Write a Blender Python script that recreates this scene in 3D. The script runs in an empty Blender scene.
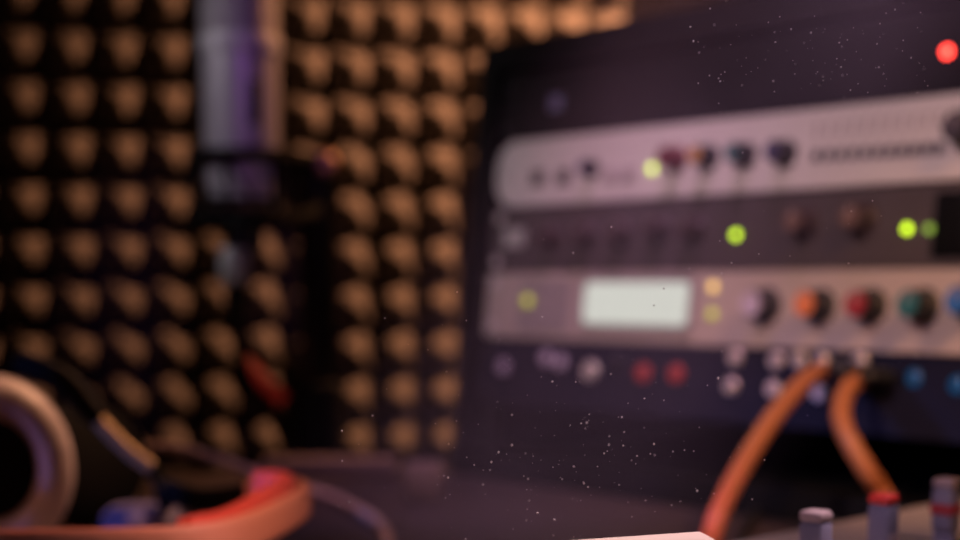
import bpy, bmesh, math, random
from mathutils import Vector, Matrix
random.seed(7)
S = bpy.context.scene
COL = S.collection
R = math.radians

# ------------------------------------------------------------------ camera
CAMZ, FPX, PITCH, HORIZON = 0.88, 1600.0, R(7.0), 287.0
DESK = 0.75
YP = HORIZON + FPX * math.tan(PITCH)
cam = bpy.data.cameras.new('camera'); camo = bpy.data.objects.new('camera', cam); COL.objects.link(camo)
cam.sensor_width = 36.0; cam.lens = 36.0 * FPX / 960.0
camo.location = (0, 0, CAMZ); camo.rotation_euler = (math.pi / 2 - PITCH, 0, 0)
cam.shift_y = (YP - 270.0) / 960.0
cam.clip_start = 0.02
cam.dof.use_dof = True; cam.dof.focus_distance = 0.41; cam.dof.aperture_fstop = 7.2
S.camera = camo
_F = Vector((0, math.cos(PITCH), -math.sin(PITCH))); _U = Vector((0, math.sin(PITCH), math.cos(PITCH)))
def ray(px, py):
    return _F + Vector(((px - 480) / FPX, 0, 0)) + _U * ((YP - py) / FPX)
def P(px, py, Y):                     # measured position -> point at forward distance Y
    d = ray(px, py); return Vector((0, 0, CAMZ)) + d * (Y / d.y)
def PZ(px, py, z):                    # ... -> point at height z
    d = ray(px, py); return Vector((0, 0, CAMZ)) + d * ((z - CAMZ) / d.z)

# ------------------------------------------------------------------ materials
def mat(name, col, rough=0.5, metal=0.0, emit=None, es=0.0, noise=0.0, nscale=60.0, bump=0.0, spec=0.5, sheen=0.0, coat=0.0):
    m = bpy.data.materials.new(name); m.use_nodes = True
    nt = m.node_tree; b = nt.nodes['Principled BSDF']
    b.inputs['Base Color'].default_value = (*col, 1); b.inputs['Roughness'].default_value = rough
    b.inputs['Metallic'].default_value = metal
    b.inputs['Specular IOR Level'].default_value = spec
    b.inputs['Coat Weight'].default_value = coat
    b.inputs['Sheen Weight'].default_value = sheen
    if emit: b.inputs['Emission Color'].default_value = (*emit, 1); b.inputs['Emission Strength'].default_value = es
    if noise or bump:
        tc = nt.nodes.new('ShaderNodeTexCoord'); n = nt.nodes.new('ShaderNodeTexNoise')
        n.inputs['Scale'].default_value = nscale; n.inputs['Detail'].default_value = 6
        nt.links.new(tc.outputs['Object'], n.inputs['Vector'])
        if noise:
            mr = nt.nodes.new('ShaderNodeMapRange'); mr.inputs['From Min'].default_value = .3; mr.inputs['From Max'].default_value = .7
            mr.inputs['To Min'].default_value = 1 - noise; mr.inputs['To Max'].default_value = 1 + noise
            nt.links.new(n.outputs['Fac'], mr.inputs['Value'])
            mx = nt.nodes.new('ShaderNodeMix'); mx.data_type = 'RGBA'; mx.blend_type = 'MULTIPLY'
            mx.inputs['Factor'].default_value = 1; mx.inputs['A'].default_value = (*col, 1)
            nt.links.new(mr.outputs['Result'], mx.inputs['B']); nt.links.new(mx.outputs['Result'], b.inputs['Base Color'])
        if bump:
            bp = nt.nodes.new('ShaderNodeBump'); bp.inputs['Strength'].default_value = bump; bp.inputs['Distance'].default_value = .002
            nt.links.new(n.outputs['Fac'], bp.inputs['Height']); nt.links.new(bp.outputs['Normal'], b.inputs['Normal'])
    return m
def wood(name, c1, c2, rough=.45, scale=9, spec=.5):
    m = mat(name, c1, rough, spec=spec); nt = m.node_tree; b = nt.nodes['Principled BSDF']
    tc = nt.nodes.new('ShaderNodeTexCoord'); mp = nt.nodes.new('ShaderNodeMapping'); mp.inputs['Scale'].default_value = (1, 14, 14)
    n = nt.nodes.new('ShaderNodeTexNoise'); n.inputs['Scale'].default_value = scale; n.inputs['Detail'].default_value = 8; n.inputs['Distortion'].default_value = .6
    cr = nt.nodes.new('ShaderNodeValToRGB'); cr.color_ramp.elements[0].color = (*c1, 1); cr.color_ramp.elements[1].color = (*c2, 1)
    cr.color_ramp.elements[0].position = .35; cr.color_ramp.elements[1].position = .7
    for a, z in ((tc.outputs['Object'], mp.inputs['Vector']), (mp.outputs['Vector'], n.inputs['Vector']), (n.outputs['Fac'], cr.inputs['Fac']), (cr.outputs['Color'], b.inputs['Base Color'])): nt.links.new(a, z)
    return m
M = dict(
    foam=mat('charcoal_foam', (.10, .093, .09), .95, noise=.12, nscale=300, bump=.3, spec=.1),
    wall=mat('dark_wall_paint', (.004, .0035, .004), .95, noise=.2, nscale=8, spec=.03),
    floor=wood('dark_floor', (.02, .015, .012), (.035, .025, .02)),
    desk=wood('desk_wood', (.055, .040, .040), (.075, .055, .054), .5, spec=.3),
    rail=wood('rail_wood', (.16, .11, .095), (.22, .155, .13), .7),
    blackwood=mat('black_case', (.005, .005, .006), .7, noise=.2, nscale=40, spec=.12),
    rail_metal=mat('rack_rail_metal', (.03, .03, .035), .45, .8),
    white_panel=mat('white_panel', (.70, .66, .66), .45, noise=.03, nscale=20),
    dark_panel=mat('dark_panel', (.075, .06, .065), .45, noise=.1, nscale=30),
    black_panel=mat('black_panel', (.004, .004, .005), .6, noise=.1, nscale=30, spec=.12),
    beige_panel=mat('beige_panel', (.50, .42, .38), .42, noise=.04, nscale=25),
    grey_panel=mat('grey_inset', (.33, .29, .29), .5),
    patch_panel=mat('patch_panel', (.008, .008, .022), .55, noise=.1, nscale=30, spec=.2),
    chassis=mat('steel_chassis', (.05, .05, .055), .5, .6),
    knob_black=mat('black_knob', (.015, .015, .018), .4),
    knob_dark=mat('brown_knob', (.05, .03, .032), .4),
    knob_brown=mat('brown_cap', (.17, .10, .08), .5),
    red=mat('red_cap', (.35, .03, .04), .45), orange=mat('orange_cap', (.85, .25, .08), .45),
    teal=mat('teal_cap', (.03, .16, .18), .45), blue=mat('blue_cap', (.03, .15, .45), .45),
    lilac=mat('lilac_cap', (.60, .52, .66), .45), mustard=mat('mustard_cap', (.60, .30, .08), .45),
    navy=mat('navy_cap', (.05, .05, .16), .45), darkred=mat('dark_red_cap', (.16, .02, .035), .45),
    brightred=mat('bright_red', (.75, .05, .04), .4),
    mark=mat('printed_mark', (.06, .05, .07), .6),
    faint=mat('faint_mark', (.40, .34, .36), .6),
    screw=mat('nickel_screw', (.75, .70, .70), .45, .2),
    steel=mat('brushed_steel', (.55, .53, .53), .55, .3),
    jack=mat('nickel_jack', (.80, .74, .72), .35, .6), jack_red=mat('red_jack', (.50, .06, .05), .4), jack_hole=mat('jack_hole', (.004, .004, .004), .8),
    led_lime=mat('lime_led', (.03, .04, .01), .5, emit=(.44, .57, .08), es=4.6),
    led_green=mat('green_led', (.02, .05, .01), .5, emit=(.38, .56, .010), es=5.6),
    led_dim=mat('dim_green_led', (.02, .04, .01), .5, emit=(.16, .25, .03), es=2.4),
    led_amber=mat('amber_led', (.3, .2, .05), .3, emit=(.62, .38, .10), es=2.2),
    led_yellow=mat('yellow_led', (.25, .25, .03), .3, emit=(.32, .32, .02), es=1.7),
    led_red=mat('red_led', (.10, .01, .01), .5, emit=(1.0, .045, .03), es=9.0),
    led_blue=mat('blue_led', (.005, .03, .08), .3, emit=(.004, .07, .18), es=.5),
    screen=mat('lit_screen', (.08, .08, .08), .3, emit=(.80, .82, .74), es=.74),
    mic=mat('mic_satin_nickel', (.50, .47, .49), .42, .35), mic_dark=mat('mic_dark_ring', (.02, .02, .022), .5, .3),
    mesh=mat('mic_mesh', (.34, .31, .32), .55, .3, bump=.6, nscale=500), black=mat('matt_black', (.006, .006, .007), .8, spec=.12),
    stand=mat('black_stand_metal', (.012, .012, .013), .4, .4),
    brass=mat('brass_knob', (.65, .40, .22), .5, .5),
    pad=mat('ear_pad_leather', (.34, .30, .32), .5, bump=.4, nscale=90, noise=.08), cup=mat('black_cup_plastic', (.006, .006, .007), .8, spec=.12),
    band=mat('coral_band', (.78, .36, .27), .5), band_pad=mat('red_band_padding', (.80, .13, .11), .55), yoke=mat('tan_yoke', (.50, .36, .20), .4),
    lilac_pad=mat('lilac_pad', (.16, .15, .30), .6), tan=mat('tan_cable', (.66, .46, .36), .55),
    cable=mat('orange_cable', (.46, .17, .07), .45), plug=mat('black_plug', (.02, .02, .022), .4),
    grip=mat('red_grip', (.65, .07, .05), .5),
    mixer=mat('mixer_body', (.03, .03, .032), .5), mixer_panel=mat('mixer_panel', (.46, .39, .34), .5, noise=.06, nscale=40),
    fader=mat('grey_fader', (.20, .19, .27), .45), fader_top=mat('pale_fader_top', (.38, .29, .30), .45), slot=mat('fader_slot', (.006, .006, .006), .8),
    white=mat('white_plastic', (.82, .71, .58), .45), dust=mat('dust_mote', (.62, .58, .60), .9),
)

# ------------------------------------------------------------------ mesh helpers
class MB:
    def __init__(s): s.bm = bmesh.new()
    def _x(s, verts, mtx):
        if mtx is not None: bmesh.ops.transform(s.bm, matrix=mtx, verts=verts)
    def box(s, x0, x1, y0, y1, z0, z1, bev=0.0, mtx=None, seg=2):
        r = bmesh.ops.create_cube(s.bm, size=1.0); v = r['verts']
        for w in v: w.co = Vector(((x0 + x1) / 2 + w.co.x * (x1 - x0), (y0 + y1) / 2 + w.co.y * (y1 - y0), (z0 + z1) / 2 + w.co.z * (z1 - z0)))
        if bev:
            e = list({e for w in v for e in w.link_edges})
            r2 = bmesh.ops.bevel(s.bm, geom=e, offset=bev, segments=seg, profile=.5, affect='EDGES')
            v = list(set(r2['verts']) | {w for w in v if w.is_valid})
        s._x(v, mtx); return s
    def lathe(s, prof, mtx=None, n=32):          # prof: (radius, height) about local z
        vs, rings = [], []
        for r, h in prof:
            if r < 1e-7: ring = [s.bm.verts.new((0, 0, h))]
            else: ring = [s.bm.verts.new((r * math.cos(2 * math.pi * k / n), r * math.sin(2 * math.pi * k / n), h)) for k in range(n)]
            rings.append(ring); vs += ring
        for a, b in zip(rings, rings[1:]):
            for k in range(n):
                k2 = (k + 1) % n
                if len(a) == 1 and len(b) == 1: continue
                if len(a) == 1: s.bm.faces.new((a[0], b[k2], b[k]))
                elif len(b) == 1: s.bm.faces.new((a[k], a[k2], b[0]))
                else: s.bm.faces.new((a[k], a[k2], b[k2], b[k]))
        s._x(vs, mtx); return s
    def tube(s, pts, r, n=14, cap=True, ry=None, up=None, seg=8, closed=False):   # smooth tube along points; ry/up give a strap section
        pts = [Vector(p) for p in pts]; out = []
        m = len(pts)
        if m > 2 and seg > 1:
            rng = range(m if closed else m - 1)
            for i in rng:
                p0 = pts[(i - 1) % m] if (closed or i > 0) else pts[0] * 2 - pts[1]
                p1, p2 = pts[i], pts[(i + 1) % m]
                p3 = pts[(i + 2) % m] if (closed or i + 2 < m) else pts[-1] * 2 - pts[-2]
                for k in range(seg):
                    t = k / seg
                    out.append(.5 * ((2 * p1) + (p2 - p0) * t + (2 * p0 - 5 * p1 + 4 * p2 - p3) * t * t + (3 * p1 - p0 - 3 * p2 + p3) * t ** 3))
            if not closed: out.append(pts[-1])
        else: out = pts
        L = len(out); nrm = None; rings = []
        for i, p in enumerate(out):
            a = out[(i - 1) % L] if (closed or i) else out[0]; b = out[(i + 1) % L] if (closed or i < L - 1) else out[-1]
            t = (b - a).normalized()
            if up is not None: u = Vector(up); u = (u - t * u.dot(t)).normalized()
            else:
                if nrm is None: nrm = t.orthogonal().normalized()
                nrm = (nrm - t * nrm.dot(t)).normalized(); u = nrm
            w = t.cross(u); rr = r(i / max(1, L - 1)) if callable(r) else r; rv = ry if ry is not None else rr
            ring = []
            for k in range(n):
                c, q = math.cos(2 * math.pi * k / n), math.sin(2 * math.pi * k / n)
                if ry is not None:     # rounded rectangle section
                    c = math.copysign(abs(c) ** .45, c); q = math.copysign(abs(q) ** .45, q)
                ring.append(s.bm.verts.new(p + w * (rr * c) + u * (rv * q)))
            rings.append(ring)
        prs = list(zip(rings, rings[1:])) + ([(rings[-1], rings[0])] if closed else [])
        for a, b in prs:
            for k in range(n): s.bm.faces.new((a[k], a[(k + 1) % n], b[(k + 1) % n], b[k]))
        if cap and not closed: s.bm.faces.new(rings[0][::-1]); s.bm.faces.new(rings[-1])
        return s
    def prism(s, poly, x0, x1, mtx=None):        # polygon in (y, z) extruded along x
        a = [s.bm.verts.new((x0, y, z)) for y, z in poly]; b = [s.bm.verts.new((x1, y, z)) for y, z in poly]
        s.bm.faces.new(a[::-1]); s.bm.faces.new(b)
        for k in range(len(poly)): s.bm.faces.new((a[k], a[(k + 1) % len(poly)], b[(k + 1) % len(poly)], b[k]))
        s._x(a + b, mtx); return s
    def plate(s, x0, x1, z0, z1, y0, y1, rad, n=6):    # rounded-corner plate in xz, thickness along y
        pts = []
        for cx, cz, a0 in ((x1 - rad, z1 - rad, 0), (x0 + rad, z1 - rad, 90), (x0 + rad, z0 + rad, 180), (x1 - rad, z0 + rad, 270)):
            for k in range(n + 1):
                a = R(a0 + 90 * k / n); pts.append((cx + rad * math.cos(a), cz + rad * math.sin(a)))
        A = [s.bm.verts.new((x, y0, z)) for x, z in pts]; B = [s.bm.verts.new((x, y1, z)) for x, z in pts]
        s.bm.faces.new(A); s.bm.faces.new(B[::-1])
        for k in range(len(pts)): s.bm.faces.new((A[k], B[k], B[(k + 1) % len(pts)], A[(k + 1) % len(pts)]))
        return s
    def done(s, name, m, parent=None, loc=None, smooth=35):
        bmesh.ops.recalc_face_normals(s.bm, faces=s.bm.faces[:])
        me = bpy.data.meshes.new(name); s.bm.to_mesh(me); s.bm.free()
        me.materials.append(M[m] if isinstance(m, str) else m)
        if smooth:
            me.polygons.foreach_set('use_smooth', [True] * len(me.polygons)); me.set_sharp_from_angle(angle=R(smooth))
        o = bpy.data.objects.new(name, me); COL.objects.link(o)
        if parent is not None: o.parent = parent
        if loc is not None: o.location = loc
        return o
def tag(o, label, cat, group=None, kind=None):
    o['label'] = label; o['category'] = cat
    if group: o['group'] = group
    if kind: o['kind'] = kind
    return o
def thing(name, label, cat, mtx=None, loc=None, group=None):
    o = bpy.data.objects.new(name, None); COL.objects.link(o); o.empty_display_size = .02
    if mtx is not None: o.matrix_world = mtx
    if loc is not None: o.location = loc
    return tag(o, label, cat, group)
def struct(o): o['kind'] = 'structure'; return o
OUT = Matrix.Rotation(R(90), 4, 'X')           # local z -> -y: things that stick out of a front panel

# ------------------------------------------------------------------ room
WA, WB = Vector((-.458, 1.63, 0)), Vector((-.087, 1.74, 0))
wu = (WB - WA).normalized(); wn = Vector((wu.y, -wu.x, 0))           # wn points into the room
W0 = WA.copy()
wallm = Matrix.Translation(W0) @ Matrix(((wu.x, -wn.x, 0, 0), (wu.y, -wn.y, 0, 0), (0, 0, 1, 0), (0, 0, 0, 1)))
FD = .051                                          # foam depth
o = MB().box(-1.6, 2.6, FD + .006, FD + .10, 0, 2.4).done('wall_back', 'wall'); o.matrix_world = wallm; struct(o)
struct(MB().box(-2.2, 2.6, -1.2, 3.2, -.05, 0).done('floor', 'floor'))

def wall_s(px):                                  # along-wall position whose foam tips show at this column
    d = ray(px, 300); k = Vector((d.x, d.y, 0)); a = W0
    t = ((a.x) * wu.y - (a.y) * wu.x) / (k.x * wu.y - k.y * wu.x)
    return (k * t - a).dot(wu)
s442 = wall_s(446); pitch_x = .0489; pitch_z = .0503
Yc = (W0 + wu * s442).y; z298 = P(442, 307, Yc).z
def foam(i0, i1, j0, j1, name, label, dz=0.0):
    mb = MB()
    x0, x1 = s442 + (i0 - .5) * pitch_x, s442 + (i1 + .5) * pitch_x
    z0, z1 = z298 + dz + (j0 - .5) * pitch_z, z298 + dz + (j1 + .5) * pitch_z
    mb.box(x0 + .0004, x1 - .0004, FD - .012, FD, z0, z1)
    for i in range(i0, i1 + 1):
        for j in range(j0, j1 + 1):
            cx, cz = s442 + i * pitch_x, z298 + dz + j * pitch_z
            rings = []; N = 12
            for h, k, e in ((0, .998, .0), (.10, .90, .05), (.30, .72, .25), (.55, .52, .6), (.78, .37, .85), (.93, .24, 1), (1.0, .10, 1)):
                q = []
                for n in range(N):
                    an = math.pi * 2 * n / N + math.pi / 4; c, d_ = math.cos(an), math.sin(an); m_ = 1 / max(abs(c), abs(d_))
                    f = m_ * (1 - e) + 1.08 * e
                    q.append(mb.bm.verts.new((cx + c * f * k * pitch_x / 2, FD - .0121 - h * (FD - .012), cz + d_ * f * k * pitch_z / 2)))
                rings.append(q)
            for a, b in zip(rings, rings[1:]):
                for k in range(N): mb.bm.faces.new((a[k], a[(k + 1) % N], b[(k + 1) % N], b[k]))
            mb.bm.faces.new(rings[-1])
    o = mb.done(name, 'foam', smooth=60); o.matrix_world = wallm
    return tag(o, label, 'acoustic foam', 'acoustic foam panels on the wall')
foam(-14, -4, -4, 9, 'acoustic_foam_panel', 'dim pyramid acoustic foam panel on the wall behind the silver microphone', .007)
foam(-3, 4, -4, 9, 'acoustic_foam_panel', 'brightly amber lit pyramid acoustic foam panel between the mic stand and the rack')

# ------------------------------------------------------------------ desk
dk = thing('studio_desk', 'dark wooden studio desk carrying the rack, headphones and mixer', 'desk', loc=(0.1, .62, 0))
def dbox(n, x0, x1, y0, y1, z0, z1, m, b=.003): return MB().box(x0 - .1, x1 - .1, y0 - .62, y1 - .62, z0, z1, b).done(n, m, dk)
dbox('desktop', -.85, 1.1, .10, 1.125, DESK - .035, DESK, 'desk')
for lx, ly in ((-.80, .15), (-.80, 1.05), (.98, .15), (.98, 1.05)): dbox('leg', lx, lx + .06, ly, ly + .06, 0.0, DESK - .035, 'desk')
a, b = PZ(262, 472, DESK), PZ(398, 478, DESK)
yy = 1.10
xa, xb = P(262, 470, yy).x, P(398, 470, yy).x
o = MB().box(xa, xb, yy - .014, yy + .014, DESK, DESK + .013, .003).done('wooden_batten', 'rail')
tag(o, 'brown wooden batten lying along the back edge of the desk below the foam', 'batten')
c = PZ(423, 503, DESK)
o = MB().box(c.x - .0115, c.x + .0115, c.y, c.y + .03, DESK, DESK + .023, .003).done('wooden_block', 'rail')
tag(o, 'small brown block standing on the desk to the left of the rack', 'block')

# ------------------------------------------------------------------ rack
YAW, LEAN = R(-51.3), R(6.0)
RO = P(500, 143, 1.12)
RM = Matrix.Translation(RO) @ Matrix.Rotation(YAW, 4, 'Z') @ Matrix.Rotation(-LEAN, 4, 'X')
RI = RM.inverted()
U1 = .0445; RW = .4826
def face(px, py, out=0.0):             # measured position on the rack front -> (x, z) in the rack frame
    o = RI @ Vector((0, 0, CAMZ)); d = RI.to_3x3() @ ray(px, py); t = (-out - o.y) / d.y; q = o + d * t; return q.x, q.z
def bottom(y): return (DESK + .0006 - RO.z + y * math.sin(LEAN)) / math.cos(LEAN)
RD = .33; TOPZ = U1 + .004; TH = .018
rc = thing('rack_case', 'black slanted equipment rack cabinet holding the audio units on the desk', 'rack', mtx=RM)
poly = [(-.006, bottom(-.006)), (RD, bottom(RD)), (RD, TOPZ + TH), (-.006, TOPZ + TH)]
MB().prism(poly, -.002 - TH, -.002).done('side_panel', 'blackwood', rc)
MB().prism(poly, RW + .002, RW + .002 + TH).done('side_panel', 'blackwood', rc)
MB().box(-.002, RW + .002, -.006, RD, TOPZ, TOPZ + TH).done('top_panel', 'blackwood', rc)
MB().prism([(-.004, bottom(-.004)), (RD, bottom(RD)), (RD, bottom(RD) + TH), (-.004, bottom(-.004) + TH)], -.002, RW + .002).done('bottom_panel', 'blackwood', rc)
MB().box(-.002, RW + .002, RD - .008, RD, bottom(RD) + TH, TOPZ).done('back_panel', 'blackwood', rc)
zb = bottom(0) + TH
for x in (0.002, RW - .018): MB().box(x, x + .016, .0035, .006, zb + .004, TOPZ).done('rack_rail', 'rail_metal', rc)
for i, (px, py) in enumerate(((557, 103),)):
    pass

def unit(n, label, m, depth=.20, rad=.004, name='rack_unit'):
    zt = -(n - 1) * U1
    e = thing(name, label, 'rack unit', mtx=RM @ Matrix.Translation((0, 0, zt)), group='units in the equipment rack')
    e['zt'] = zt
    MB().plate(.0, RW, -U1 + .0006, -.0004, -.0005, .003, rad).done('faceplate', m, e)
    MB().box(.022, RW - .022, .0031, depth, -U1 + .002, -.002, .001).done('chassis', 'chassis', e)
    return e
def loc(e, px, py, out=0.0):
    x, z = face(px, py, out); return Vector((x, -.0005, z - e['zt']))
def ornament(e, name, prof, m, p, n=24, parent=None):
    return MB().lathe(prof, OUT, n).done(name, m, parent or e, loc=p)
def screw(e, p, m='screw', r=.0036):
    ornament(e, 'screw', [(0, 0), (r, 0), (r, .0008), (r * .8, .0016), (r * .35, .0019), (r * .3, .0012), (0, .0012)], m, p)
def screws(e, m='screw'):
    for x in (.008, RW - .008):
        for z in (-.0075, -U1 + .0075): screw(e, Vector((x, -.0005, z)), m)
def led(e, px, py, m, r=.0019, label=None):
    p = loc(e, px, py)
    bz = ornament(e, 'led', [(0, 0), (r * 1.15, 0), (r * 1.15, .0006), (r, .0008), (r * .9, .0016), (r * .55, .0022), (0, .0025)], m, p, 20)
    if label: bz['label'] = label
    return bz
def knob(e, px, py, capm, r=.0085, h=.014, body='knob_black', label=None, capr=.72):
    p = loc(e, px, py, h * .5)
    k = ornament(e, 'knob', [(0, 0), (r * 1.18, 0), (r * 1.18, .002), (r, .0035), (r * .94, h - .0012), (r * .86, h), (0, h)], body, p, 28)
    c = MB().lathe([(0, h), (r * capr, h), (r * capr, h + .0008), (0, h + .0008)], OUT, 24).done('knob_cap', capm, k)
    MB().box(-.0007, .0007, -h - .0014, -h - .0008, r * .15, r * .68).done('pointer', 'faint', k)
    if label: k['label'] = label
    return k
def button(e, px, py, w, hgt, m, d=.0025):
    p = loc(e, px, py)
    return MB().box(-w / 2, w / 2, -d, 0, -hgt / 2, hgt / 2, .0005).done('button', m, e, loc=p)

# unit 0: black unit at the top, red lamp on the right
u0 = unit(0, 'black rack unit at the top of the rack with a glowing red lamp', 'black_panel')
screws(u0, 'rail_metal'); led(u0, 948, 52, 'led_red', .0024, 'glowing red lamp')
p = loc(u0, 557, 103); MB().box(-.006, .006, -.001, 0, -.005, .005, .0004).done('badge', 'lilac_pad', u0, loc=p)
# unit 1: white unit with four coloured knobs
u1 = unit(1, 'white rack unit with four coloured knobs and one lime lamp', 'white_panel', rad=.018)
for x in (.009, RW - .009): screw(u1, Vector((x, -.0005, -U1 / 2)), 'steel', .003)
for px, py, w, h in ((539, 178, .013, .010), (565, 177, .012, .010), (612, 176, .010, .009), (630, 175, .010, .009)): button(u1, px, py, w, h, 'faint' if px > 600 else 'dark_panel', .0015)
knob(u1, 588, 168, 'navy', .0052, .010, label='small navy knob')
led(u1, 653, 169, 'led_lime', .0021, 'lit lime lamp')
knob(u1, 671, 158, 'darkred', .0068, .013, body='darkred', label='dark red knob'); knob(u1, 703, 156, 'mustard', .0064, .013, label='knob with mustard cap')
knob(u1, 740, 154, 'teal', .0064, .013, label='knob with teal cap'); knob(u1, 780, 152, 'navy', .0066, .013, label='knob with navy cap')
for k in range(11):
    px = 818 + k * 12.3
    button(u1, px, 156 - k * .75, .0048, .0058, 'mark', .002)
    p = loc(u1, px, 130 - k * 1.15); MB().box(-.0009, .0009, -.0004, 0, -.0042, .0042).done('legend_mark', 'faint', u1, loc=p)
knob(u1, 962, 128, 'mark', .0085, .013, label='black knob')
# unit 2: dark unit with green lamps
u2 = unit(2, 'dark plum rack unit with brown knobs and small green lamps', 'dark_panel')
screws(u2)
p = loc(u2, 516, 238); MB().plate(-.010, .010, -.006, .006, -.0015, 0, .002).done('badge', 'steel', u2, loc=p)
for px, py in ((548, 237), (583, 234), (618, 233), (655, 228), (690, 229)): knob(u2, px, py, 'knob_dark', .0074, .010, 'knob_dark')
for px, py in ((800, 222), (857, 218)): knob(u2, px, py, 'knob_brown', .0080, .012, 'knob_dark')
led(u2, 737, 235, 'led_green', .0020, 'lit green lamp'); led(u2, 908, 229, 'led_green', .0020, 'lit green lamp'); led(u2, 930, 229, 'led_dim', .0020, 'dim green lamp')
p = loc(u2, 955, 225); MB().box(-.012, .020, -.0012, 0, -.017, .017, .001).done('meter_window', 'black_panel', u2, loc=p)
# unit 3: beige unit with lit display
u3 = unit(3, 'beige rack unit with a lit white display and coloured knobs', 'beige_panel')
screws(u3)
x0, z0 = face(518, 326); x1, z1 = face(574, 272); zt = u3['zt']
MB().plate(x0, x1, -U1 + .005, -.005, -.0016, -.0004, .003).done('meter_panel', 'grey_panel', u3)
p = loc(u3, 530, 301); p.y = -.0018; o = ornament(u3, 'led', [(0, 0), (.0036, 0), (.0036, .001), (.002, .0022), (0, .0026)], 'led_yellow', p, 20)
x0, z0 = face(583, 327); x1, z1 = face(694, 279)
d = MB().plate(x0 - .003, x1 + .003, z0 - zt - .003, z1 - zt + .003, -.0022, -.0004, .005).done('display_bezel', 'grey_panel', u3)
MB().plate(x0 + .0022, x1 - .0012, z0 - zt + .0022, z1 - zt - .0022, -.0030, -.0021, .004).done('display_screen', 'screen', d)['label'] = 'glowing white display screen'
led(u3, 714, 287, 'led_amber', .0026, 'amber lamp'); led(u3, 713, 314, 'led_yellow', .0026, 'yellow lamp')
knob(u3, 760, 305, 'lilac', .0088, .014, label='knob with lilac cap', capr=.8); knob(u3, 814, 305, 'orange', .0082, .015, label='knob with orange cap', capr=.82)
knob(u3, 865, 305, 'red', .0082, .015, label='knob with red cap', capr=.82); knob(u3, 917, 305, 'teal', .0080, .015, label='knob with teal cap', capr=.82); knob(u3, 966, 302, 'blue', .0080, .015, label='knob with blue cap', capr=.82)
# unit 4: patch bay
u4 = unit(4, 'dark blue patch bay with two rows of jack sockets below the beige unit', 'patch_panel', name='patch_bay')
screws(u4, 'rail_metal')
def jack(px, py, m='jack', r=.0050, label=None):
    p = loc(u4, px, py)
    j = ornament(u4, 'jack_socket', [(r * .55, 0), (r, 0), (r, .0022), (r * .8, .0032), (r * .55, .0032), (r * .5, .0005), (0, .0005)], m, p, 22)
    if label: j['label'] = label
    return j
for px, py, m in ((505, 367, 'lilac'), (548, 358, 'lilac'), (562, 362, 'lilac'), (592, 371, 'jack'), (619, 364, 'knob_black'), (733, 386, 'jack'), (737, 358, 'jack'), (775, 389, 'jack'), (778, 361, 'jack'), (801, 360, 'jack'), (824, 362, 'jack'), (821, 393, 'jack'), (862, 362, 'jack')):
    jack(px, py, m, .0062 if px == 592 else .0046)
jack(645, 373, 'jack_red', .0052, 'red jack socket'); jack(678, 374, 'jack_red', .0052, 'red jack socket')
led(u4, 915, 378, 'led_blue', .0038, 'blue lamp'); led(u4, 958, 385, 'led_blue', .0040, 'blue lamp')
for q in (u0, u1, u2, u3, u4): del q['zt']

# ------------------------------------------------------------------ orange patch cables
def fpt(px, py, out): x, z = face(px, py); return RM @ Vector((x, -out, z))
nrm = RM.to_3x3() @ Vector((0, -1, 0))
def patch(px, py, path, r, label):
    a = fpt(px, py, .0005)
    e = thing('patch_cable', label, 'cable', loc=a, group='orange patch cables')
    mtx = Matrix.Rotation(YAW, 4, 'Z') @ Matrix.Rotation(-LEAN, 4, 'X') @ OUT
    MB().lathe([(0, .003), (.0042, .003), (.0042, .012), (.0036, .015), (0, .015)], mtx, 20).done('plug', 'plug', e)
    q = [p - a for p in path]
    MB().tube([nrm * .014, nrm * .020, q[0] + (q[0] - q[1]) * .2, q[0]], .0040, 14, seg=8).done('strain_relief', 'plug', e)
    MB().tube(q, r, 16, seg=10).done('cord', 'cable', e)
    return e
# ------------------------------------------------------------------ microphone, shock mount, stand
MY = 1.15; k = MY / FPX
mc = P(242, 156, MY)
def mz(py): return P(241, py, MY).z - mc.z
mic = thing('microphone', 'silver studio microphone held upright in front of the foam wall', 'microphone', loc=mc)
rr = 39.5 * k
MB().lathe([(0, mz(210)), (rr * .70, mz(210)), (rr * .86, mz(204)), (rr * .93, mz(190)), (rr * .96, mz(60)), (rr * .96, mz(56)), (0, mz(56))], None, 48).done('body', 'mic', mic)
MB().lathe([(0, mz(56)), (rr * 1.0, mz(56)), (rr * 1.02, mz(53)), (rr * 1.02, mz(40)), (rr, mz(37)), (0, mz(37))], None, 48).done('collar_ring', 'steel', mic)
MB().lathe([(0, mz(37)), (rr * .97, mz(37)), (rr * .97, mz(-90)), (rr * .85, mz(-125)), (rr * .5, mz(-145)), (0, mz(-150))], None, 48).done('head_grille', 'mesh', mic)
MB().box(-.004, .004, -rr * .98, -rr * .90, mz(128), mz(84), .001, Matrix.Rotation(R(28), 4, 'Z')).done('switch_slot', 'mic_dark', mic)
MB().lathe([(0, mz(248)), (rr * .5, mz(248)), (rr * .5, mz(212)), (rr * .6, mz(210)), (0, mz(210))], None, 32).done('neck', 'mic_dark', mic)
cb = MB().lathe([(0, mz(284)), (rr * .30, mz(284)), (rr * .36, mz(280)), (rr * .38, mz(252)), (rr * .34, mz(248)), (0, mz(248))], Matrix.Translation((-9 * k, 0, 0)), 32).done('connector', 'steel', mic)
pc = P(318, 300, MY + .05)                        # pole axis
t = thing('microphone_cable', 'black cable hanging from the silver microphone connector', 'cable', loc=mc)
MB().tube([(-9 * k, 0, mz(284)), (-9 * k, .002, mz(320)), (-4 * k, .02, mz(380)), (25 * k, .055, mz(440)), (55 * k, .07, mz(560)), (50 * k, .09, mz(800))], .0045, 12).done('cord', 'black', t)
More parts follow.
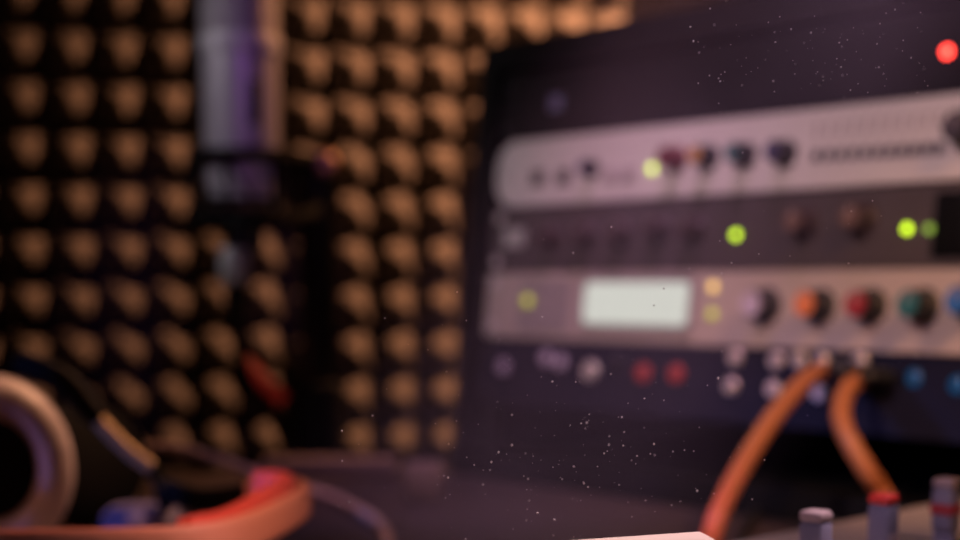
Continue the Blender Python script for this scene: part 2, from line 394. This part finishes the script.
MB().lathe([(0, mz(318)), (.006, mz(318)), (.008, mz(300)), (.008, mz(285)), (0, mz(285))], Matrix.Translation((-9 * k, 0, 0)), 20).done('plug', 'black', t)
sm = thing('shock_mount', 'black cage shock mount gripping the silver microphone', 'shock mount', loc=mc)
def ring(r, z, th): return [(r - th, z - th * .9), (r, z - th), (r + th, z - th * .6), (r + th, z + th * .6), (r, z + th), (r - th, z + th * .9), (r - th, z - th * .9)]
for py in (157, 218): MB().lathe(ring(rr * 1.22, mz(py), .0042), None, 48).done('ring', 'black', sm)
for py in (190,): MB().lathe(ring(rr * 1.035, mz(py + 12), .0018), None, 48).done('inner_ring', 'black', sm)
for a in range(6):
    an = R(a * 60 + 20); c, s_ = math.cos(an), math.sin(an)
    MB().tube([(c * rr * 1.22, s_ * rr * 1.22, mz(157)), (c * rr * 1.22, s_ * rr * 1.22, mz(218))], .0022, 8).done('cage_bar', 'black', sm)
    a2 = an + R(30)
    MB().tube([(c * rr * 1.2, s_ * rr * 1.2, mz(159)), (math.cos(a2) * rr * 1.05, math.sin(a2) * rr * 1.05, mz(200))], .0012, 6).done('elastic_cord', 'black', sm)
px_ = pc - mc
MB().tube([(rr * 1.22, 0, mz(157)), (rr * 1.6, .02, mz(158)), (px_.x, px_.y - .014, mz(160))], .0055, 10).done('bracket', 'black', sm)
MB().tube([(rr * 1.22, 0, mz(218)), (rr * 1.6, .02, mz(214)), (px_.x, px_.y - .014, mz(205))], .0055, 10).done('bracket', 'black', sm)
MB().lathe([(0, 0), (.008, 0), (.009, .003), (.009, .012), (.007, .015), (0, .016)], Matrix.Translation((px_.x + .009, px_.y - .013, mz(160))) @ OUT, 24).done('thumb_screw', 'brass', sm)
st = thing('microphone_stand', 'black floor microphone stand rising behind the desk', 'microphone stand', loc=(pc.x, pc.y, 0))
zt = P(318, 163, MY + .05).z
MB().lathe([(0, .10), (.0135, .10), (.0135, zt - .035), (.0165, zt - .03), (.0165, zt), (.012, zt + .006), (0, zt + .006)], None, 28).done('pole', 'stand', st)
zc = P(318, 415, MY + .05).z
MB().lathe([(.0138, zc - .03), (.019, zc - .026), (.020, zc), (.019, zc + .022), (.0138, zc + .026)], None, 28).done('clutch', 'black', st)
la, lb = P(243, 362, MY + .04), P(283, 402, MY + .04); base = Vector((pc.x, pc.y, 0))
lv = MB().tube([Vector((-.014, -.01, zc + .004)), lb - base, la - base], .0042, 10, seg=1).done('clutch_lever', 'black', st)
MB().tube([lb - base, la - base], .0062, 12).done('lever_grip', 'grip', lv)['label'] = 'red lever grip'
for a in (80, 200, 320):
    c, s_ = math.cos(R(a)), math.sin(R(a))
    MB().tube([(c * .01, s_ * .01, .16), (c * .20, s_ * .20, .04), (c * .30, s_ * .30, .010)], .009, 10).done('leg', 'stand', st)

# ------------------------------------------------------------------ headphones
hb = PZ(-8, 575, DESK)
hy = .745
hc = P(-9, 469, hy)
hp = thing('headphones', 'black headphones with a coral headband lying on the desk', 'headphones', loc=(hc.x, hc.y, DESK))
ho = Vector((hc.x, hc.y, DESK)); hz = hc.z - DESK
q = hy / FPX
pad_m = Matrix.Translation((0, 0, hz)) @ Matrix.Rotation(R(12), 4, 'Z') @ Matrix.Diagonal((.86, 1, 1.0, 1)) @ OUT
prof = []
Rm, rt = 73 * q, 22 * q
for a in range(0, 361, 20): prof.append((Rm + rt * math.cos(R(a)), rt * .95 * math.sin(R(a))))
cup = MB().lathe([(0, -.030), (Rm * .6, -.030), (Rm * 1.05, -.026), (Rm * 1.22, -.014), (Rm * 1.20, -.004), (Rm * .9, -.002), (Rm * .75, -.004), (0, -.005)], pad_m, 48).done('ear_cup', 'cup', hp)
MB().lathe(prof, pad_m, 56).done('ear_pad', 'pad', cup)
# second cup, further back, lying low
h2 = P(84, 464, .86) - ho
c2m = Matrix.Translation(h2 + Vector((0, 0, -.0))) @ Matrix.Rotation(R(35), 4, 'Z') @ Matrix.Rotation(R(-12), 4, 'X') @ OUT
cup2 = MB().lathe([(0, -.020), (.022, -.020), (.032, -.014), (.034, .002), (.031, .012), (.018, .016), (0, .016)], c2m, 40).done('ear_cup', 'cup', hp)
pm = PZ(143, 521, DESK + .0085) - ho; pm.z = .0075
o = MB().lathe([(0, -.007), (.016, -.007), (.0215, -.003), (.0215, .004), (.016, .009), (0, .010)], Matrix.Translation(pm) @ Matrix.Diagonal((1.0, 1, 1, 1)), 32).done('cup_cover', 'lilac_pad', hp)
path = [Vector((-.236, .765, .818)), Vector((-.268, .752, .808)), Vector((-.286, .69, .797)), Vector((-.262, .612, .788)), P(-90, 556, .575), P(0, 549, .585), P(110, 547, .595), P(195, 543, .605), P(245, 532, .63), P(283, 515, .665), P(303, 501, .71), P(296, 493, .745), P(275, 491, .765), P(252, 494, .78)]
bandpts = [p - ho for p in path]
MB().tube(bandpts, .0036, 20, ry=.0072, up=(0, 0, 1), seg=8).done('headband', 'band', hp)
inner = []
for i in range(7, 13):
    a, b = bandpts[i - 1], bandpts[i + 1]
    t_ = (b - a).normalized(); w = Vector((0, 0, 1)).cross(t_); inner.append(bandpts[i] + w * .0078 + Vector((0, 0, .0005 if i < 9 else .002)))
MB().tube(inner, .0046, 16, ry=.0085, up=(0, 0, 1), seg=8).done('headband_padding', 'band_pad', hp)
MB().tube([bandpts[-1], P(205, 500, .80) - ho, P(168, 490, .815) - ho], .0034, 14, ry=.006, up=(0, 0, 1)).done('slider_arm', 'cup', hp)
MB().tube([P(90, 408, .82) - ho, P(104, 426, .82) - ho, P(130, 452, .82) - ho, P(152, 468, .82) - ho], .0036, 14, ry=.0055, up=(0, -1, .2), seg=6).done('yoke', 'yoke', hp)
MB().tube([P(152, 468, .82) - ho, P(160, 482, .82) - ho, P(164, 500, .815) - ho, pm + Vector((.012, .006, .006))], .004, 12, seg=4).done('hinge', 'cup', hp)
MB().tube([P(20, 362, .80) - ho, P(60, 378, .80) - ho, P(92, 410, .815) - ho], .006, 12, ry=.012, up=(0, -1, .2)).done('yoke', 'cup', hp)

# ------------------------------------------------------------------ mixer
mu = Vector((.695, .719, 0)).normalized(); mv = Vector((mu.y, -mu.x, 0))
MP = PZ(728, 541, DESK + .035); MP.z = DESK
MM = Matrix.Translation(MP) @ Matrix(((mu.x, -mv.x, 0, 0), (mu.y, -mv.y, 0, 0), (0, 0, 1, 0), (0, 0, 0, 1)))   # x along the rear edge, -y towards the operator
mx = thing('mixing_console', 'mixing console with tan panel and grey fader knobs in front of the rack', 'mixer', mtx=MM)
MB().box(-.10, .222, -.34, 0, .0, .030, .004).done('console_body', 'mixer', mx)
MB().box(-.098, .220, -.338, -.002, .030, .035, .0015).done('control_panel', 'mixer_panel', mx)
MI = MM.inverted()
def cap(px, py, z, top, stripe=None, label=None):
    g = MI @ PZ(px, py, DESK + z); g.z = 0
    sl = MB().box(g.x - .0012, g.x + .0012, g.y - .045, g.y + .03, .0349, .0354).done('fader_slot', 'slot', mx)
    f = MB().box(-.0040, .0040, -.0043, .0043, .0, z - .042, .0015).box(-.0018, .0018, -.004, .004, -.006, .001).done('fader', 'fader', mx, loc=(g.x, g.y, .040))
    MB().box(-.0040, .0040, -.0043, .0043, z - .042, z - .0385, .0014).done('fader_cap', top, f)
    if stripe: MB().box(-.0042, .0042, -.0045, .0045, z - .052, z - .048, .0003).done('fader_stripe', stripe, f)
    else: MB().box(-.003, .003, -.0046, -.0042, z - .056, z - .052, .0001).done('fader_mark', 'fader_top', f)
    if label: f['label'] = label
cap(816, 515, .058, 'fader_top', None, 'grey fader with pale top')
cap(884, 498, .058, 'brightred', None, 'grey fader with red top')
cap(947, 482, .058, 'fader_top', 'red', 'grey fader with a red stripe')
for i in range(4):
    for j in range(3):
        MB().lathe([(0, .035), (.006, .035), (.0055, .046), (.0048, .048), (0, .048)], Matrix.Translation((-.06 + i * .061, -.16 - j * .05, 0)), 20).done('knob', 'fader', mx)

# ------------------------------------------------------------------ white box at the bottom edge
wz = PZ(701, 531, DESK + .069)
wm = Matrix.Translation((wz.x, wz.y, DESK)) @ Matrix.Rotation(R(8), 4, 'Z')
wb = thing('audio_interface', 'white desktop audio interface at the bottom edge left of the mixer', 'audio interface', mtx=wm)
def slope(o):
    for v in o.data.vertices:
        if v.co.z > .03: v.co.z += v.co.x * .045
slope(MB().box(-.16, 0, -.13, 0, .003, .066, .003).done('housing', 'white', wb))
slope(MB().box(-.1605, .0005, -.1305, .0005, .0662, .069, .0012).done('top_cover', 'white', wb))
for x, y in ((-.15, -.12), (-.01, -.12), (-.15, -.01), (-.01, -.01)): MB().lathe([(0, 0), (.006, 0), (.006, .004), (0, .004)], Matrix.Translation((x, y, 0)), 16).done('rubber_foot', 'black', wb)
for x in (-.14, -.10, -.06): MB().lathe([(0, 0), (.010, 0), (.009, .012), (0, .013)], Matrix.Translation((x, -.13, .035)) @ OUT, 24).done('knob', 'knob_black', wb)

# cables that end at the mixer and the interface
def mxp(x, y, z): return MM @ Vector((x, y, z))
def wbp(x, y, z): return wm @ Vector((x, y, z))
patch(866, 371, [P(824, 370, .868), P(806, 380, .845), P(778, 411, .815), P(747, 458, .79), P(721, 508, .765), P(708, 548, .745), PZ(692, 590, DESK + .0056), PZ(500, 690, DESK + .0062), wbp(-.04, .05, .024), wbp(-.04, .0015, .030)], .0050, 'orange patch cable sweeping down left from the patch bay to the desk')
patch(893, 378, [P(861, 379, .842), P(847, 390, .828), P(841, 415, .812), P(850, 441, .80), P(868, 472, .795), P(884, 497, .80), mxp(.190, .040, .012), mxp(.186, .0015, .016)], .0049, 'orange patch cable curling down behind the mixer beside the longer orange cable')
bc = MB().tube([mxp(.03, .0015, .016), mxp(.035, .03, .006), PZ(752, 517, DESK + .003), P(775, 503, .93), P(800, 500, .93), PZ(835, 512, DESK + .003), mxp(.13, .04, .004), mxp(.125, .0015, .014)], .003, 10).done('black_cable', 'plug')
tag(bc, 'thin black cable curving over the desk under the rack', 'cable')
t = MB().tube([P(122, 462, .885), P(150, 447, .89), P(185, 450, .90), P(229, 464, .92), P(275, 480, .95), PZ(325, 495, DESK + .0032), PZ(360, 511, DESK + .0032), PZ(386, 533, DESK + .0032), PZ(396, 600, DESK + .0032), PZ(400, 700, DESK + .0034), wbp(-.12, .06, .014), wbp(-.12, .0015, .026)], .0030, 12).done('headphone_cable', 'tan')
tag(t, 'thin tan cable arching down to the desk behind the coral headband', 'cable')

# ------------------------------------------------------------------ dust in the light beam
mb = MB()
def mote(px, py, Y, r):
    bmesh.ops.create_icosphere(mb.bm, subdivisions=1, radius=r, matrix=Matrix.Translation(P(px, py, Y)) @ Matrix.Diagonal((1, 1, random.uniform(.7, 1.3), 1)))
def rad(): return .00008 + .00026 * random.random() ** 2.6
for _ in range(240):
    mote(random.gauss(560, 95), random.gauss(455, 62), random.uniform(.385, .44), rad())
for _ in range(120):
    mote(random.uniform(690, 930), random.triangular(-10, 125, 40), random.uniform(.385, .44), rad())
for _ in range(55):
    mote(random.uniform(520, 900), random.uniform(150, 380), random.uniform(.39, .43), rad() * .8)
du = mb.done('dust', 'dust', smooth=60); tag(du, 'fine white dust motes floating in the light beam before the rack', 'dust', kind='stuff')

# ------------------------------------------------------------------ light
def light(kind, name, loc, col, power, target=None, size=.05, angle=40, blend=.5, shape=None, sy=None):
    l = bpy.data.lights.new(name, kind); l.color = col; l.energy = power
    if kind == 'SPOT': l.spot_size = R(angle); l.spot_blend = blend; l.shadow_soft_size = size
    elif kind == 'POINT': l.shadow_soft_size = size
    else: l.size = size
    o = bpy.data.objects.new(name, l); COL.objects.link(o); o.location = loc
    if target is not None: o.rotation_euler = (Vector(target) - Vector(loc)).to_track_quat('-Z', 'Y').to_euler()
    return o
light('SPOT', 'amber_wall_lamp', (.33, 1.615, 1.41), (1, .40, .18), 72, (.05, 1.76, 1.03), .05, 106, 1.0)
light('SPOT', 'amber_microphone_rim_fill', (.30, 1.42, 1.42), (1, .42, .17), 16, (-.15, 1.17, .96), .03, 34, .6)  # added spot without a visible source, gives the microphone its amber rim
light('SPOT', 'pink_rack_lamp', (-.55, .10, 1.45), (1, .66, .68), 25, (.20, .89, .92), .06, 30, .7)
light('SPOT', 'amber_console_lamp', (.38, .05, 1.42), (1, .48, .22), 26, (.235, .74, .84), .05, 23, .9)
light('SPOT', 'lilac_console_fill', (-.30, .05, 1.35), (.85, .62, 1.0), 7, (.175, .64, .78), .04, 13, .6)  # fill put in to brighten the fader caps, no such fixture
light('SPOT', 'white_microphone_lamp', (-.85, .75, 1.35), (1, .93, .98), 6.0, (-.17, 1.15, 1.02), .05, 22, .5)
light('SPOT', 'violet_microphone_lamp', (.05, .10, 1.30), (.56, .18, .95), 4.5, (-.17, 1.15, 1.02), .05, 11, .5)
light('SPOT', 'red_desk_lamp', (-.46, .62, 1.06), (1, .36, .22), 5.0, (-.12, .66, .785), .03, 34, .8)
light('SPOT', 'coral_headband_fill', (.10, .40, 1.02), (1, .43, .27), 3.8, (-.09, .64, .785), .03, 22, .7)  # extra spot added to brighten the outer faces of the headband
light('SPOT', 'warm_headphone_lamp', (.10, .95, 1.35), (1, .46, .24), 28.0, (-.22, .76, .83), .03, 24, .6)
light('SPOT', 'blue_headphone_lamp', (-.62, .64, .90), (.16, .24, 1.0), 5.0, (-.22, .755, .81), .03, 20, .6)
light('SPOT', 'red_lever_fill', (.04, .50, 1.25), (1, .34, .22), 3.0, tuple(P(268, 388, 1.19)), .02, 6, .6)  # invented narrow spot that brings out the red lever grip
light('SPOT', 'plum_desktop_fill', (.05, .70, 1.55), (.88, .45, .78), 13, (.02, 1.0, .75), .05, 30, .9)  # added purple fill lifting the rear desktop, not an actual desk lamp
light('SPOT', 'magenta_cable_lamp', (-.12, .42, 1.05), (1, .06, .60), 6.0, tuple(P(710, 525, .76)), .03, 9, .9)
HA, HB = Vector((.44, .62, 1.50)), Vector((.0, .48, .80))
light('SPOT', 'haze_beam_lamp', HA, (.95, .62, .74), 56, HB, .02, 22, .7)

# dim room with a drift of haze around the beam
w = bpy.data.worlds.new('world'); S.world = w; w.use_nodes = True
nt = w.node_tree; bg = nt.nodes['Background']; bg.inputs['Color'].default_value = (.30, .18, .42, 1); bg.inputs['Strength'].default_value = .004
vs = nt.nodes.new('ShaderNodeVolumeScatter'); vs.inputs['Color'].default_value = (.88, .66, 1.0, 1); vs.inputs['Anisotropy'].default_value = .1
geo = nt.nodes.new('ShaderNodeNewGeometry')
def vm(op, a, b=None):
    n = nt.nodes.new('ShaderNodeVectorMath'); n.operation = op
    for k, v in ((0, a), (1, b)):
        if v is None: continue
        if isinstance(v, bpy.types.NodeSocket): nt.links.new(v, n.inputs[k])
        else: n.inputs[k].default_value = v
    return n
rel = vm('SUBTRACT', geo.outputs['Position'], HB)
rad_ = vm('LENGTH', vm('CROSS_PRODUCT', rel.outputs[0], (HA - HB).normalized()).outputs[0])
mr = nt.nodes.new('ShaderNodeMapRange'); mr.interpolation_type = 'SMOOTHSTEP'
mr.inputs['From Min'].default_value = .01; mr.inputs['From Max'].default_value = .075
mr.inputs['To Min'].default_value = .62; mr.inputs['To Max'].default_value = 0.0
nt.links.new(rad_.outputs['Value'], mr.inputs['Value'])
nz = nt.nodes.new('ShaderNodeTexNoise'); nz.inputs['Scale'].default_value = 11; nz.inputs['Detail'].default_value = 2
nt.links.new(geo.outputs['Position'], nz.inputs['Vector'])
m2 = nt.nodes.new('ShaderNodeMapRange'); m2.inputs['From Min'].default_value = .35; m2.inputs['From Max'].default_value = .68
m2.inputs['To Min'].default_value = .25; m2.inputs['To Max'].default_value = 1.9; nt.links.new(nz.outputs['Fac'], m2.inputs['Value'])
mm = nt.nodes.new('ShaderNodeMath'); mm.operation = 'MULTIPLY'
nt.links.new(mr.outputs['Result'], mm.inputs[0]); nt.links.new(m2.outputs['Result'], mm.inputs[1]); nt.links.new(mm.outputs[0], vs.inputs['Density'])
nt.links.new(vs.outputs['Volume'], nt.nodes['World Output'].inputs['Volume'])
w.cycles.volume_step_size = .04; S.cycles.volume_max_steps = 60

S.view_settings.view_transform = 'Standard'; S.view_settings.look = 'None'
S.view_settings.exposure = 0.0; S.view_settings.gamma = 1.0; S.view_settings.use_curve_mapping = False
